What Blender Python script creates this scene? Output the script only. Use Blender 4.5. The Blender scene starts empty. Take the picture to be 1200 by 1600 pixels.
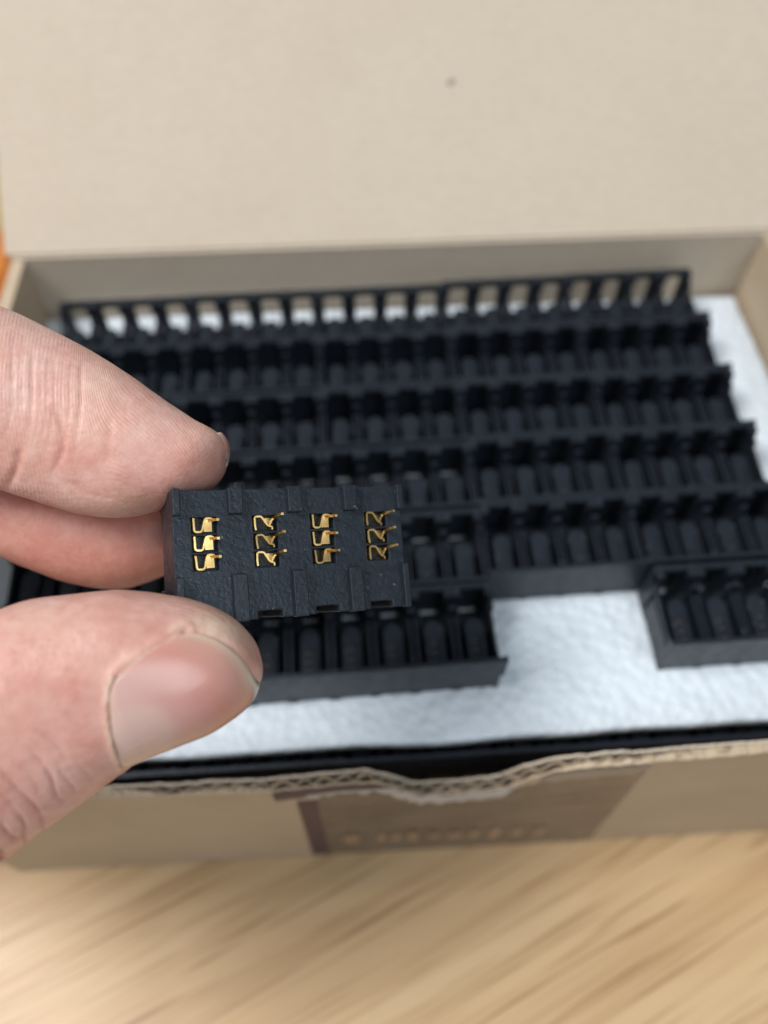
import bpy, bmesh, math, random
import numpy as np
from mathutils import Matrix, Vector, Euler, noise

random.seed(7)
rng = np.random.default_rng(7)
S = bpy.context.scene
COL = S.collection
MM = 0.001
ZT = 72.0                     # table top lies 72 mm under the rim level of the connector rows


def W(x, y, z):
    """millimetres, origin at the back left corner of the connector rows -> metres, table at 0"""
    return Vector((x * MM, y * MM, (z + ZT) * MM))


# ------------------------------------------------------------------ camera
CAM_MM = (73.9, -170.3, 147.5)
CAM_ROT = (math.radians(33.37), math.radians(0.04), math.radians(-4.17))
F_PX = 1258.9                 # focal length in pixels of a 1200 x 1600 frame
cd = bpy.data.cameras.new("camera")
cam = bpy.data.objects.new("camera", cd)
COL.objects.link(cam)
cam.location = W(*CAM_MM)
cam.rotation_euler = CAM_ROT
cd.sensor_fit = 'VERTICAL'
cd.sensor_height = 24.0
cd.lens = 24.0 * F_PX / 1600.0
cd.clip_start = 0.005
cd.clip_end = 20.0
cd.dof.use_dof = True
cd.dof.focus_distance = 0.1115
cd.dof.aperture_fstop = cd.lens / 2.9
cd.dof.aperture_blades = 0
S.camera = cam
CAM_M = Matrix.Translation(cam.location) @ Euler(CAM_ROT, 'XYZ').to_matrix().to_4x4()

# ------------------------------------------------------------------ light
w = bpy.data.worlds.new("World")
S.world = w
w.use_nodes = True
w.node_tree.nodes["Background"].inputs[0].default_value = (0.86, 0.93, 1.0, 1)
w.node_tree.nodes["Background"].inputs[1].default_value = 0.27


def area(name, loc, target, sx, sy, power, col):
    d = bpy.data.lights.new(name, 'AREA')
    d.shape = 'RECTANGLE'
    d.size, d.size_y = sx, sy
    d.energy = power
    d.color = col
    o = bpy.data.objects.new(name, d)
    COL.objects.link(o)
    o.location = loc
    o.rotation_euler = (Vector(target) - Vector(loc)).to_track_quat('-Z', 'Y').to_euler()
    return o


area("ceiling_panel_light", (-0.66, -0.14, 1.33), (0.08, -0.06, 0.05), 0.5, 0.5, 23.5, (1.0, 0.98, 0.96))
area("ceiling_panel_light", (0.62, -0.95, 1.35), (0.08, -0.06, 0.05), 0.7, 0.9, 10, (0.88, 0.95, 1.0))

S.render.engine = 'CYCLES'
S.cycles.use_denoising = True
S.cycles.max_bounces = 8
S.view_settings.view_transform = 'Standard'
S.view_settings.look = 'None'
S.view_settings.gamma = 1.0
S.view_settings.exposure = -0.10
S.view_settings.use_curve_mapping = False

# ------------------------------------------------------------------ helpers


class MB:
    """collects shapes in millimetres, builds ONE mesh"""

    def __init__(self):
        self.v = []
        self.f = []
        self.attr = {}

    def add(self, v, f):
        b = len(self.v)
        self.v += [tuple(p) for p in v]
        self.f += [tuple(i + b for i in q) for q in f]

    def box(self, x0, x1, y0, y1, z0, z1):
        self.add([(x0, y0, z0), (x1, y0, z0), (x1, y1, z0), (x0, y1, z0),
                  (x0, y0, z1), (x1, y0, z1), (x1, y1, z1), (x0, y1, z1)],
                 [(0, 3, 2, 1), (4, 5, 6, 7), (0, 1, 5, 4), (1, 2, 6, 5), (2, 3, 7, 6), (3, 0, 4, 7)])

    def prism_x(self, poly, x0, x1):
        """poly: (y, z) counter-clockwise seen from +x, extruded along x"""
        n = len(poly)
        v = [(x0, y, z) for y, z in poly] + [(x1, y, z) for y, z in poly]
        f = [tuple(range(n - 1, -1, -1)), tuple(range(n, 2 * n))]
        f += [(i, (i + 1) % n, (i + 1) % n + n, i + n) for i in range(n)]
        self.add(v, f)

    def prism_z(self, poly, z0, z1):
        n = len(poly)
        v = [(x, y, z0) for x, y in poly] + [(x, y, z1) for x, y in poly]
        f = [tuple(range(n - 1, -1, -1)), tuple(range(n, 2 * n))]
        f += [(i, (i + 1) % n, (i + 1) % n + n, i + n) for i in range(n)]
        self.add(v, f)

    def prism_y(self, poly, y0, y1):
        n = len(poly)
        v = [(x, y0, z) for x, z in poly] + [(x, y1, z) for x, z in poly]
        f = [tuple(range(n - 1, -1, -1)), tuple(range(n, 2 * n))]
        f += [(i, (i + 1) % n, (i + 1) % n + n, i + n) for i in range(n)]
        self.add(v, f)

    def strip(self, path, th, z0, z1):
        """a bent sheet: path in (x, y), thickness th, spanning z0..z1"""
        p = np.array(path, float)
        d = np.gradient(p, axis=0)
        d /= np.linalg.norm(d, axis=1)[:, None] + 1e-9
        nrm = np.stack([-d[:, 1], d[:, 0]], 1) * th / 2
        a, b = p + nrm, p - nrm
        n = len(p)
        v = []
        for z in (z0, z1):
            v += [(q[0], q[1], z) for q in a] + [(q[0], q[1], z) for q in b]
        f = []
        for i in range(n - 1):
            f.append((i, i + 1, n + i + 1, n + i))                        # z0 side
            f.append((2 * n + i, 3 * n + i, 3 * n + i + 1, 2 * n + i + 1))
            f.append((i, 2 * n + i, 2 * n + i + 1, i + 1))
            f.append((n + i, n + i + 1, 3 * n + i + 1, 3 * n + i))
        f.append((0, n, 3 * n, 2 * n))
        f.append((n - 1, 3 * n - 1, 4 * n - 1, 2 * n - 1)[::1])
        self.add(v, f)

    def plate(self, xs, ys, holes, z0, z1):
        """rectangular plate over the grid xs x ys with cells in holes left open"""
        nx, ny = len(xs), len(ys)
        idx = {}
        v = []
        f = []

        def vid(i, j, k):
            if (i, j, k) not in idx:
                idx[(i, j, k)] = len(v)
                v.append((xs[i], ys[j], (z0, z1)[k]))
            return idx[(i, j, k)]

        def solid(i, j):
            return 0 <= i < nx - 1 and 0 <= j < ny - 1 and (i, j) not in holes
        for i in range(nx - 1):
            for j in range(ny - 1):
                if not solid(i, j):
                    continue
                a, b, c, d = (i, j), (i + 1, j), (i + 1, j + 1), (i, j + 1)
                f.append((vid(*a, 0), vid(*d, 0), vid(*c, 0), vid(*b, 0)))
                f.append((vid(*a, 1), vid(*b, 1), vid(*c, 1), vid(*d, 1)))
                for (p, q, ni, nj) in ((a, b, i, j - 1), (b, c, i + 1, j), (c, d, i, j + 1), (d, a, i - 1, j)):
                    if not solid(ni, nj):
                        f.append((vid(*p, 0), vid(*q, 0), vid(*q, 1), vid(*p, 1)))
        self.add(v, f)

    def mesh(self, name, mat=None, smooth=False):
        me = bpy.data.meshes.new(name)
        me.from_pydata([(x * MM, y * MM, z * MM) for x, y, z in self.v], [], self.f)
        if mat:
            me.materials.append(mat)
        bm = bmesh.new()
        bm.from_mesh(me)
        bmesh.ops.recalc_face_normals(bm, faces=bm.faces)
        bm.to_mesh(me)
        bm.free()
        if smooth:
            me.polygons.foreach_set("use_smooth", [True] * len(me.polygons))
        me.update()
        return me

    def build(self, name, mat=None, parent=None, smooth=False):
        return link(name, self.mesh(name, mat, smooth), parent)


def link(name, data, parent=None):
    o = bpy.data.objects.new(name, data)
    COL.objects.link(o)
    if parent:
        o.parent = parent
    return o


def tag(o, label=None, cat=None, group=None, kind=None):
    if label:
        o['label'] = label
    if cat:
        o['category'] = cat
    if group:
        o['group'] = group
    if kind:
        o['kind'] = kind
    return o


# ------------------------------------------------------------------ materials
def new_mat(name):
    m = bpy.data.materials.new(name)
    m.use_nodes = True
    nt = m.node_tree
    return m, nt, nt.nodes["Principled BSDF"]


def nd(nt, kind, **kw):
    n = nt.nodes.new(kind)
    for k, v in kw.items():
        if hasattr(n, k):
            setattr(n, k, v)
        else:
            n.inputs[k.replace('_', ' ')].default_value = v
    return n


def ramp(nt, src, stops, interp='LINEAR'):
    r = nt.nodes.new("ShaderNodeValToRGB")
    r.color_ramp.interpolation = interp
    e = r.color_ramp.elements
    while len(e) < len(stops):
        e.new(0.5)
    for i, (p, c) in enumerate(stops):
        e[i].position = p
        e[i].color = (*c, 1) if len(c) == 3 else c
    nt.links.new(src, r.inputs[0])
    return r


def mapping(nt, scale=(1, 1, 1), rot=(0, 0, 0), coord='Object'):
    tc = nt.nodes.new("ShaderNodeTexCoord")
    mp = nt.nodes.new("ShaderNodeMapping")
    mp.inputs['Scale'].default_value = scale
    src = tc.outputs[coord]
    if any(rot):
        m0 = nt.nodes.new("ShaderNodeMapping")
        m0.inputs['Rotation'].default_value = rot
        nt.links.new(src, m0.inputs['Vector'])
        src = m0.outputs[0]
    nt.links.new(src, mp.inputs['Vector'])
    return mp


def tex_noise(nt, vec, scale, detail=3, rough=0.5, dist=0.0):
    n = nt.nodes.new("ShaderNodeTexNoise")
    n.inputs['Scale'].default_value = scale
    n.inputs['Detail'].default_value = detail
    n.inputs['Roughness'].default_value = rough
    n.inputs['Distortion'].default_value = dist
    nt.links.new(vec, n.inputs['Vector'])
    return n


def bump(nt, bs, height, strength, dist, prev=None):
    b = nt.nodes.new("ShaderNodeBump")
    b.inputs['Strength'].default_value = strength
    b.inputs['Distance'].default_value = dist
    nt.links.new(height, b.inputs['Height'])
    if prev:
        nt.links.new(prev.outputs[0], b.inputs['Normal'])
    nt.links.new(b.outputs[0], bs.inputs['Normal'])
    return b


def mat_plastic():
    m, nt, bs = new_mat("black_moulded_plastic")
    mp = mapping(nt)
    n1 = tex_noise(nt, mp.outputs[0], 1500, 3, 0.6, 0.3)
    n2 = tex_noise(nt, mp.outputs[0], 720, 4, 0.65, 0.4)
    n3 = tex_noise(nt, mp.outputs[0], 90, 3, 0.6)
    r = ramp(nt, n3.outputs[0], [(0.3, (0.0105, 0.0135, 0.0195)), (0.7, (0.0165, 0.0205, 0.028))])
    sp = tex_noise(nt, mp.outputs[0], 1100, 2, 0.5)
    spr = ramp(nt, sp.outputs[0], [(0.70, (0, 0, 0)), (0.76, (0.8, 0.8, 0.8))])
    mxs = nt.nodes.new("ShaderNodeMixRGB")
    mxs.inputs[2].default_value = (0.13, 0.14, 0.155, 1)
    nt.links.new(spr.outputs[0], mxs.inputs[0])
    nt.links.new(r.outputs[0], mxs.inputs[1])
    nt.links.new(mxs.outputs[0], bs.inputs['Base Color'])
    rr = ramp(nt, n2.outputs[0], [(0.3, (0.26,) * 3), (0.7, (0.48,) * 3)])
    nt.links.new(rr.outputs[0], bs.inputs['Roughness'])
    bs.inputs['Specular IOR Level'].default_value = 0.42
    bs.inputs['Specular Tint'].default_value = (0.80, 0.90, 1.0, 1)
    b = bump(nt, bs, n1.outputs[0], 0.55, 0.00014)
    bump(nt, bs, n2.outputs[0], 0.16, 0.00018, b)
    return m


def mat_gold():
    m, nt, bs = new_mat("gold_plated_copper")
    mp = mapping(nt)
    n1 = tex_noise(nt, mp.outputs[0], 700, 3)
    r = ramp(nt, n1.outputs[0], [(0.35, (0.68, 0.43, 0.15)), (0.65, (0.88, 0.64, 0.28))])
    nt.links.new(r.outputs[0], bs.inputs['Base Color'])
    bs.inputs['Metallic'].default_value = 1.0
    bs.inputs['Roughness'].default_value = 0.30
    return m


def mat_card(name, c0, c1, stain=False):
    m, nt, bs = new_mat(name)
    mp = mapping(nt)
    n1 = tex_noise(nt, mp.outputs[0], 45, 4, 0.6)
    r = ramp(nt, n1.outputs[0], [(0.3, c0), (0.7, c1)])
    mpf = mapping(nt, (300, 900, 900))
    fib = tex_noise(nt, mpf.outputs[0], 1.0, 4, 0.7)
    mx = nt.nodes.new("ShaderNodeMixRGB")
    mx.blend_type = 'MULTIPLY'
    mx.inputs[0].default_value = 0.35
    fr = ramp(nt, fib.outputs[0], [(0.3, (0.72, 0.70, 0.68)), (0.7, (1, 1, 1))])
    nt.links.new(r.outputs[0], mx.inputs[1])
    nt.links.new(fr.outputs[0], mx.inputs[2])
    nt.links.new(mx.outputs[0], bs.inputs['Base Color'])
    bs.inputs['Roughness'].default_value = 0.82
    bs.inputs['Specular IOR Level'].default_value = 0.25
    bump(nt, bs, fib.outputs[0], 0.25, 0.0003)
    return m


def mat_foam():
    m, nt, bs = new_mat("white_foam")
    mp = mapping(nt)
    n1 = tex_noise(nt, mp.outputs[0], 160, 3, 0.6, 0.5)
    vo = nt.nodes.new("ShaderNodeTexVoronoi")
    vo.inputs['Scale'].default_value = 420
    nt.links.new(mp.outputs[0], vo.inputs['Vector'])
    r = ramp(nt, n1.outputs[0], [(0.3, (0.63, 0.705, 0.775)), (0.7, (0.69, 0.765, 0.83))])
    nt.links.new(r.outputs[0], bs.inputs['Base Color'])
    bs.inputs['Roughness'].default_value = 0.6
    bs.inputs['Subsurface Weight'].default_value = 0.15
    bs.inputs['Subsurface Radius'].default_value = (1, 1, 1)
    bs.inputs['Subsurface Scale'].default_value = 0.002
    b = bump(nt, bs, vo.outputs['Distance'], 0.6, 0.0010)
    bump(nt, bs, n1.outputs[0], 0.16, 0.002, b)
    return m


def mat_wood():
    m, nt, bs = new_mat("pale_wood")
    ang = math.radians(23)
    rot = (0, 0, -ang)
    # long fibres
    mp = mapping(nt, (11, 300, 60), rot)
    n1 = tex_noise(nt, mp.outputs[0], 1.0, 4, 0.6, 0.3)
    mp2 = mapping(nt, (2.2, 42, 20), rot)
    n2 = tex_noise(nt, mp2.outputs[0], 1.0, 3, 0.55, 0.5)
    mp3 = mapping(nt, (22, 760, 100), rot)
    n3 = tex_noise(nt, mp3.outputs[0], 1.0, 2, 0.5)
    base = ramp(nt, n2.outputs[0], [(0.25, (0.43, 0.275, 0.135)), (0.5, (0.54, 0.37, 0.20)), (0.75, (0.63, 0.46, 0.27))])
    str_ = ramp(nt, n1.outputs[0], [(0.28, (0.76, 0.68, 0.60)), (0.52, (1, 1, 1))])
    pore = ramp(nt, n3.outputs[0], [(0.31, (0.58, 0.48, 0.39)), (0.43, (1, 1, 1))])
    a = nt.nodes.new("ShaderNodeMixRGB"); a.blend_type = 'MULTIPLY'; a.inputs[0].default_value = 0.75
    b = nt.nodes.new("ShaderNodeMixRGB"); b.blend_type = 'MULTIPLY'; b.inputs[0].default_value = 0.85
    nt.links.new(base.outputs[0], a.inputs[1]); nt.links.new(str_.outputs[0], a.inputs[2])
    nt.links.new(a.outputs[0], b.inputs[1]); nt.links.new(pore.outputs[0], b.inputs[2])
    nt.links.new(b.outputs[0], bs.inputs['Base Color'])
    bs.inputs['Roughness'].default_value = 0.42
    bump(nt, bs, n3.outputs[0], 0.15, 0.0004)
    return m


def mat_plain(name, col, rough=0.5, spec=0.5, alpha=1.0, var=0.15, scale=120):
    m, nt, bs = new_mat(name)
    mp = mapping(nt)
    n1 = tex_noise(nt, mp.outputs[0], scale, 3)
    lo = tuple(c * (1 - var) for c in col)
    hi = tuple(min(1, c * (1 + var)) for c in col)
    r = ramp(nt, n1.outputs[0], [(0.3, lo), (0.7, hi)])
    nt.links.new(r.outputs[0], bs.inputs['Base Color'])
    bs.inputs['Roughness'].default_value = rough
    bs.inputs['Specular IOR Level'].default_value = spec
    bs.inputs['Alpha'].default_value = alpha
    return m


def attr(nt, name):
    n = nt.nodes.new("ShaderNodeAttribute")
    n.attribute_name = name
    return n


def mat_skin():
    m, nt, bs = new_mat("skin")
    mp = mapping(nt)
    big = tex_noise(nt, mp.outputs[0], 110, 3, 0.55)
    r = ramp(nt, big.outputs[0], [(0.30, (0.56, 0.285, 0.235)), (0.52, (0.635, 0.375, 0.32)), (0.75, (0.69, 0.465, 0.40))])
    fl = attr(nt, "flush_shade")
    mx = nt.nodes.new("ShaderNodeMixRGB")
    nt.links.new(fl.outputs['Fac'], mx.inputs[0])
    nt.links.new(r.outputs[0], mx.inputs[1])
    mx.inputs[2].default_value = (0.53, 0.20, 0.155, 1)
    dry = attr(nt, "dry")
    mxd = nt.nodes.new("ShaderNodeMixRGB")
    nt.links.new(dry.outputs['Fac'], mxd.inputs[0])
    nt.links.new(mx.outputs[0], mxd.inputs[1])
    mxd.inputs[2].default_value = (0.78, 0.66, 0.50, 1)
    mx = mxd
    # fine blotches
    fine = tex_noise(nt, mp.outputs[0], 700, 3, 0.6)
    fr = ramp(nt, fine.outputs[0], [(0.3, (0.86, 0.78, 0.76)), (0.62, (1, 1, 1))])
    m2 = nt.nodes.new("ShaderNodeMixRGB"); m2.blend_type = 'MULTIPLY'; m2.inputs[0].default_value = 0.7
    nt.links.new(mx.outputs[0], m2.inputs[1]); nt.links.new(fr.outputs[0], m2.inputs[2])
    nt.links.new(m2.outputs[0], bs.inputs['Base Color'])
    bs.inputs['Roughness'].default_value = 0.47
    bs.inputs['Specular IOR Level'].default_value = 0.42
    bs.inputs['Subsurface Weight'].default_value = 0.35
    bs.inputs['Subsurface Radius'].default_value = (1.0, 0.42, 0.25)
    bs.inputs['Subsurface Scale'].default_value = 0.0022
    # ridges: along-finger coordinate in "ridge" (mm) and how strong in "ridge_amt"
    uv = attr(nt, "ridge")
    wv = nt.nodes.new("ShaderNodeTexWave")
    wv.wave_type = 'BANDS'; wv.bands_direction = 'X'; wv.wave_profile = 'SIN'
    wv.inputs['Scale'].default_value = 0.62
    wv.inputs['Distortion'].default_value = 5.0
    wv.inputs['Detail'].default_value = 3.0
    wv.inputs['Detail Scale'].default_value = 0.35
    nt.links.new(uv.outputs['Vector'], wv.inputs['Vector'])
    am = attr(nt, "ridge_amt")
    mu = nt.nodes.new("ShaderNodeMath"); mu.operation = 'MULTIPLY'
    nt.links.new(wv.outputs['Fac'], mu.inputs[0]); nt.links.new(am.outputs['Fac'], mu.inputs[1])
    b0 = bump(nt, bs, mu.outputs[0], 0.38, 0.00013)
    vo = nt.nodes.new("ShaderNodeTexVoronoi"); vo.inputs['Scale'].default_value = 1500
    nt.links.new(mp.outputs[0], vo.inputs['Vector'])
    b1 = bump(nt, bs, vo.outputs['Distance'], 0.28, 0.00014, b0)
    mid = tex_noise(nt, mp.outputs[0], 380, 4, 0.65)
    bump(nt, bs, mid.outputs[0], 0.26, 0.00040, b1)
    return m


def mat_nail():
    m, nt, bs = new_mat("fingernail")
    at = attr(nt, "nuv")                 # x: cuticle -> tip, y: across
    sep = nt.nodes.new("ShaderNodeSeparateXYZ")
    nt.links.new(at.outputs['Vector'], sep.inputs[0])
    r = ramp(nt, sep.outputs[0], [(0.0, (0.56, 0.38, 0.33)), (0.16, (0.58, 0.36, 0.32)), (0.36, (0.55, 0.31, 0.27)), (0.62, (0.54, 0.25, 0.205)),
                                  (0.84, (0.57, 0.32, 0.26)), (0.93, (0.64, 0.47, 0.37)), (1.0, (0.64, 0.51, 0.39))])
    lun = attr(nt, "lunula")
    mx = nt.nodes.new("ShaderNodeMixRGB")
    nt.links.new(lun.outputs['Fac'], mx.inputs[0])
    nt.links.new(r.outputs[0], mx.inputs[1])
    mx.inputs[2].default_value = (0.60, 0.43, 0.38, 1)
    nt.links.new(mx.outputs[0], bs.inputs['Base Color'])
    bs.inputs['Roughness'].default_value = 0.27
    bs.inputs['Subsurface Weight'].default_value = 0.3
    bs.inputs['Subsurface Radius'].default_value = (1.0, 0.45, 0.3)
    bs.inputs['Subsurface Scale'].default_value = 0.0015
    bs.inputs['Coat Weight'].default_value = 0.32
    bs.inputs['Coat Roughness'].default_value = 0.22
    wv = nt.nodes.new("ShaderNodeTexNoise")
    mp = nt.nodes.new("ShaderNodeMapping"); mp.inputs['Scale'].default_value = (1.2, 34, 1)
    nt.links.new(at.outputs['Vector'], mp.inputs[0]); nt.links.new(mp.outputs[0], wv.inputs['Vector'])
    wv.inputs['Scale'].default_value = 1.0
    bump(nt, bs, wv.outputs[0], 0.25, 0.00015)
    return m


PLASTIC = mat_plastic()
GOLD = mat_gold()
CARD = mat_card("kraft_cardboard", (0.47, 0.375, 0.265), (0.53, 0.43, 0.315))
CARD_IN = mat_card("pale_kraft_inside", (0.555, 0.477, 0.380), (0.575, 0.497, 0.400))
CARD_TORN = mat_card("torn_cardboard_core", (0.40, 0.315, 0.225), (0.50, 0.41, 0.31))
DULL = mat_plain("dull_bronze", (0.10, 0.065, 0.04), 0.45, 0.5)
FOAM = mat_foam()
WOOD = mat_wood()
SKIN = mat_skin()
NAIL = mat_nail()

# ------------------------------------------------------------------ table
tb = MB()
tb.box(-700, 900, -420, 1100, -102, -72)
o = tb.build("table_top", WOOD)
o.location = (0, 0, ZT * MM)
tag(o, kind='structure')

# ------------------------------------------------------------------ cardboard box
BX0, BX1 = -10.2, 188.6          # inside faces
BY0, BY1 = -127.6, 7.2
TH = 3.2
RIM = 6.6
BYAW = -0.021
box = link("cardboard_box", None)
box.location = W(89.3, -60.2, -ZT)
box.rotation_euler = (0, 0, BYAW)
tag(box, "open brown cardboard box with torn front edge holding rows of black connectors", "box")
hx = (BX1 - BX0) / 2
hy = (BY1 - BY0) / 2
HB = RIM + ZT                   # rim height above the table


b = MB(); b.box(-hx - TH + .05, hx + TH - .05, -hy - 1.7, hy + TH - .05, 0.4, 3.4); b.build("bottom", CARD, box)
b = MB(); b.box(-hx - TH, hx + TH, hy, hy + TH, 3.45, HB); b.build("wall_back", CARD_IN, box)
for nm, sx in (("wall_left", -1), ("wall_right", 1)):
    b = MB()
    x0, x1 = sorted((sx * hx, sx * (hx + TH)))
    b.box(x0, x1, -hy, hy - .03, 3.45, HB - .6)
    b.build(nm, CARD, box)

# front wall: two liners and the fluting between them, torn along the top
prof = [(-14, -6.0), (22, -6.6), (40, -7.4), (56, -7.4), (67, -5.8), (75, -4.6), (79, -9.0), (84, -15.2), (92, -15.6), (101, -13.6),
        (105, -8.0), (110, -3.6), (117, -2.4), (130, -2.0), (148, 0.2), (170, 2.0), (195, 3.0)]
PX = np.array([p[0] for p in prof]); PZ = np.array([p[1] for p in prof])


TF = 2.3                        # front wall thickness


def rag(x, amp, seed):
    return amp * (noise.noise((x * 0.45, seed, 0.3)) + 0.6 * noise.noise((x * 1.3, seed, 4.1)))


def top_in(x):
    return float(np.interp(x, PX, PZ)) + rag(x, 0.8, 1.0) + 0.5 * noise.noise((x * 0.15, 5.5, 0))


def top_out(x):
    tear = 3.4 * math.exp(-((x - 96) / 16) ** 2) + 1.4 * math.exp(-((x - 52) / 14) ** 2)
    return float(np.interp(x - 1.0, PX, PZ)) - 1.0 - 0.4 * tear + rag(x, 1.0, 7.0) + (0.7 if x > 128 or x < 36 else 0)


def sheet(mb, ya, yb, topf, x0, x1, n, zlow):
    """standing sheet between y = ya and yb with an uneven top"""
    xs = np.linspace(x0, x1, n)
    v = []
    for x in xs:
        zt = topf(x) + ZT
        yt = yb(x) if callable(yb) else yb
        v += [(x - 89.3, ya, zlow), (x - 89.3, yt, zlow), (x - 89.3, yt, zt), (x - 89.3, ya, zt)]
    f = []
    for i in range(n - 1):
        a, c = 4 * i, 4 * i + 4
        for k in range(4):
            f.append((a + k, a + (k + 1) % 4, c + (k + 1) % 4, c + k))
    f += [(0, 3, 2, 1), (4 * n - 4, 4 * n - 3, 4 * n - 2, 4 * n - 1)]
    mb.add(v, f)


b = MB(); sheet(b, -hy - .45, -hy, top_in, BX0 - TH, BX1 + TH, 420, 3.5); wf = b.build("wall_front", CARD_IN, box)

def solid_in(x):
    """inner side of the outer liner: where the edge is crushed flat it meets the inner liner"""
    k = max(0.0, min(1.0, (x - 124) / 10)) + max(0.0, min(1.0, (38 - x) / 10))
    k += 0.55 * max(0.0, min(1.0, noise.noise((x * 0.06, 2.2, 9.0)) * 3))
    return -hy - TF + 0.4 + (TF - 0.95) * min(1.0, k)


b = MB(); sheet(b, -hy - TF, solid_in, top_out, BX0 - TH, BX1 + TH, 420, 0.5); b.build("outer_liner", CARD, wf)
b = MB()
xs = np.linspace(BX0 - TH, BX1 + TH, 900)
v, f = [], []
for i, x in enumerate(xs):
    ph = x / 4.0 * 2 * math.pi + 2.2 * noise.noise((x * 0.09, 3.3, 0)) + 0.7 * noise.noise((x * 0.4, 1.3, 0))
    crush = 0.70 + 0.55 * noise.noise((x * 0.11, 8.3, 0))
    y = -hy - 0.45 - 0.72 - 0.60 * crush * math.sin(ph)
    zt = min(top_in(x), top_out(x) + 2.5) - 0.35 + ZT + rag(x, 1.5, 12.0)
    for (yy, zz) in ((y - .1, 30), (y + .1, 30), (y + .1, zt), (y - .1, zt)):
        v.append((x - 89.3, yy, zz))
for i in range(len(xs) - 1):
    a, c = 4 * i, 4 * i + 4
    for k in range(4):
        f.append((a + k, a + (k + 1) % 4, c + (k + 1) % 4, c + k))
b.add(v, f); b.build("fluting", CARD_TORN, wf)

# tape and print on the outer front face
YO = -hy - TF
TAPE = mat_plain("brown_packing_tape", (0.20, 0.155, 0.115), 0.16, 0.6, 0.70, 0.25, 60)
_nt = TAPE.node_tree
_n = tex_noise(_nt, mapping(_nt, (60, 60, 220)).outputs[0], 1.0, 3, 0.6, 0.8)
bump(_nt, _nt.nodes["Principled BSDF"], _n.outputs[0], 0.6, 0.002)
TAPE2 = mat_plain("grey_tape_overlap", (0.20, 0.17, 0.155), 0.2, 0.6, 0.9, 0.2, 90)
STRIPE = mat_plain("dark_print", (0.075, 0.045, 0.055), 0.5, 0.4, 1, 0.2)
PAPER = mat_card("torn_pale_paper", (0.42, 0.39, 0.36), (0.56, 0.53, 0.50))
PRINT = mat_plain("pale_orange_print", (0.36, 0.245, 0.155), 0.6, 0.3, 1, 0.1)


def front_poly(name, pts, off, mat, th=0.12):
    """flat sheet on the front face; pts (x, z) in place coordinates"""
    m = MB()
    n = len(pts)
    v = [(x - 89.3, YO - off, z + ZT) for x, z in pts] + [(x - 89.3, YO - off - th, z + ZT) for x, z in pts]
    f = [tuple(range(n)), tuple(range(2 * n - 1, n - 1, -1))] + [(i, i + n, (i + 1) % n + n, (i + 1) % n) for i in range(n)]
    m.add(v, f)
    return m.build(name, mat, box)


tp = [(64.5, -70.5)] + [(x, top_out(x) - 5 - rag(x, .8, 21)) for x in np.linspace(65, 128, 60)] + [(130.5, -70.5)]
front_poly("packing_tape", tp, 0.12, TAPE)
front_poly("dark_stripe", [(60.2, -71), (61.0, -17), (65.0, -16.5), (64.4, -71)], 0.10, STRIPE)
bd = [(x, top_out(x) - 0.6) for x in np.linspace(57, 79, 24)] + [(x, top_out(x) - 5.5 - rag(x, .8, 41)) for x in np.linspace(79, 57, 24)]
front_poly("dark_stripe", bd, 0.22, STRIPE)
bd = [(x, top_out(x) - 0.8) for x in np.linspace(108, 128, 24)] + [(x, top_out(x) - 6.0 - rag(x, .8, 43)) for x in np.linspace(127, 111, 20)]
front_poly("dark_stripe", bd, 0.30, TAPE2)
pp = [(x, top_out(x) + 0.8 + rag(x, 1.2, 31)) for x in np.linspace(80, 104, 40)]
pp += [(x, top_out(x) - 3.6 - 3 * abs(rag(x, 1.5, 33))) for x in np.linspace(103, 63, 50)] + [(70, top_out(70) - 3), (78, top_out(78) - 1.5)]
front_poly("torn_paper", pp, 0.36, PAPER)
for i, (x, wd, hh) in enumerate([(70.5, 4.2, 8), (77.5, 2.4, 6), (81, 2.4, 6), (85, 2.6, 9), (90, 2.6, 6), (95, 3.6, 6), (99.5, 2.6, 8), (104.5, 2.8, 12), (110, 3.2, 8), (115.5, 3.4, 8)]):
    zc = -53 - 0.06 * (x - 70)
    poly = [(x + wd / 2 * math.cos(a), zc + hh / 2 * math.sin(a)) for a in np.linspace(0, 2 * math.pi, 14, endpoint=False)]
    front_poly("print_mark", poly, 0.36, PRINT, 0.05)

# lid, leaning back from the rear edge
lid_el = math.radians(38.5)
b = MB()
NX, NY = 36, 28
LEN = 138.0
lw = hx + TH - 0.6


def lidpt(i, j, top):
    x = -lw - 2.2 + (2 * lw + 2.2) * i / NX
    s_ = LEN * j / NY
    warp = 0.9 * noise.noise((x * 0.012, s_ * 0.016, 2.0)) * min(1, s_ / 25)
    off = (3.0 if top else 0.0) + warp
    return (x, hy + 1.2 + s_ * math.cos(lid_el) - off * math.sin(lid_el) + 1.6, HB + 0.25 + s_ * math.sin(lid_el) + off * math.cos(lid_el) - 2.0)


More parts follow.
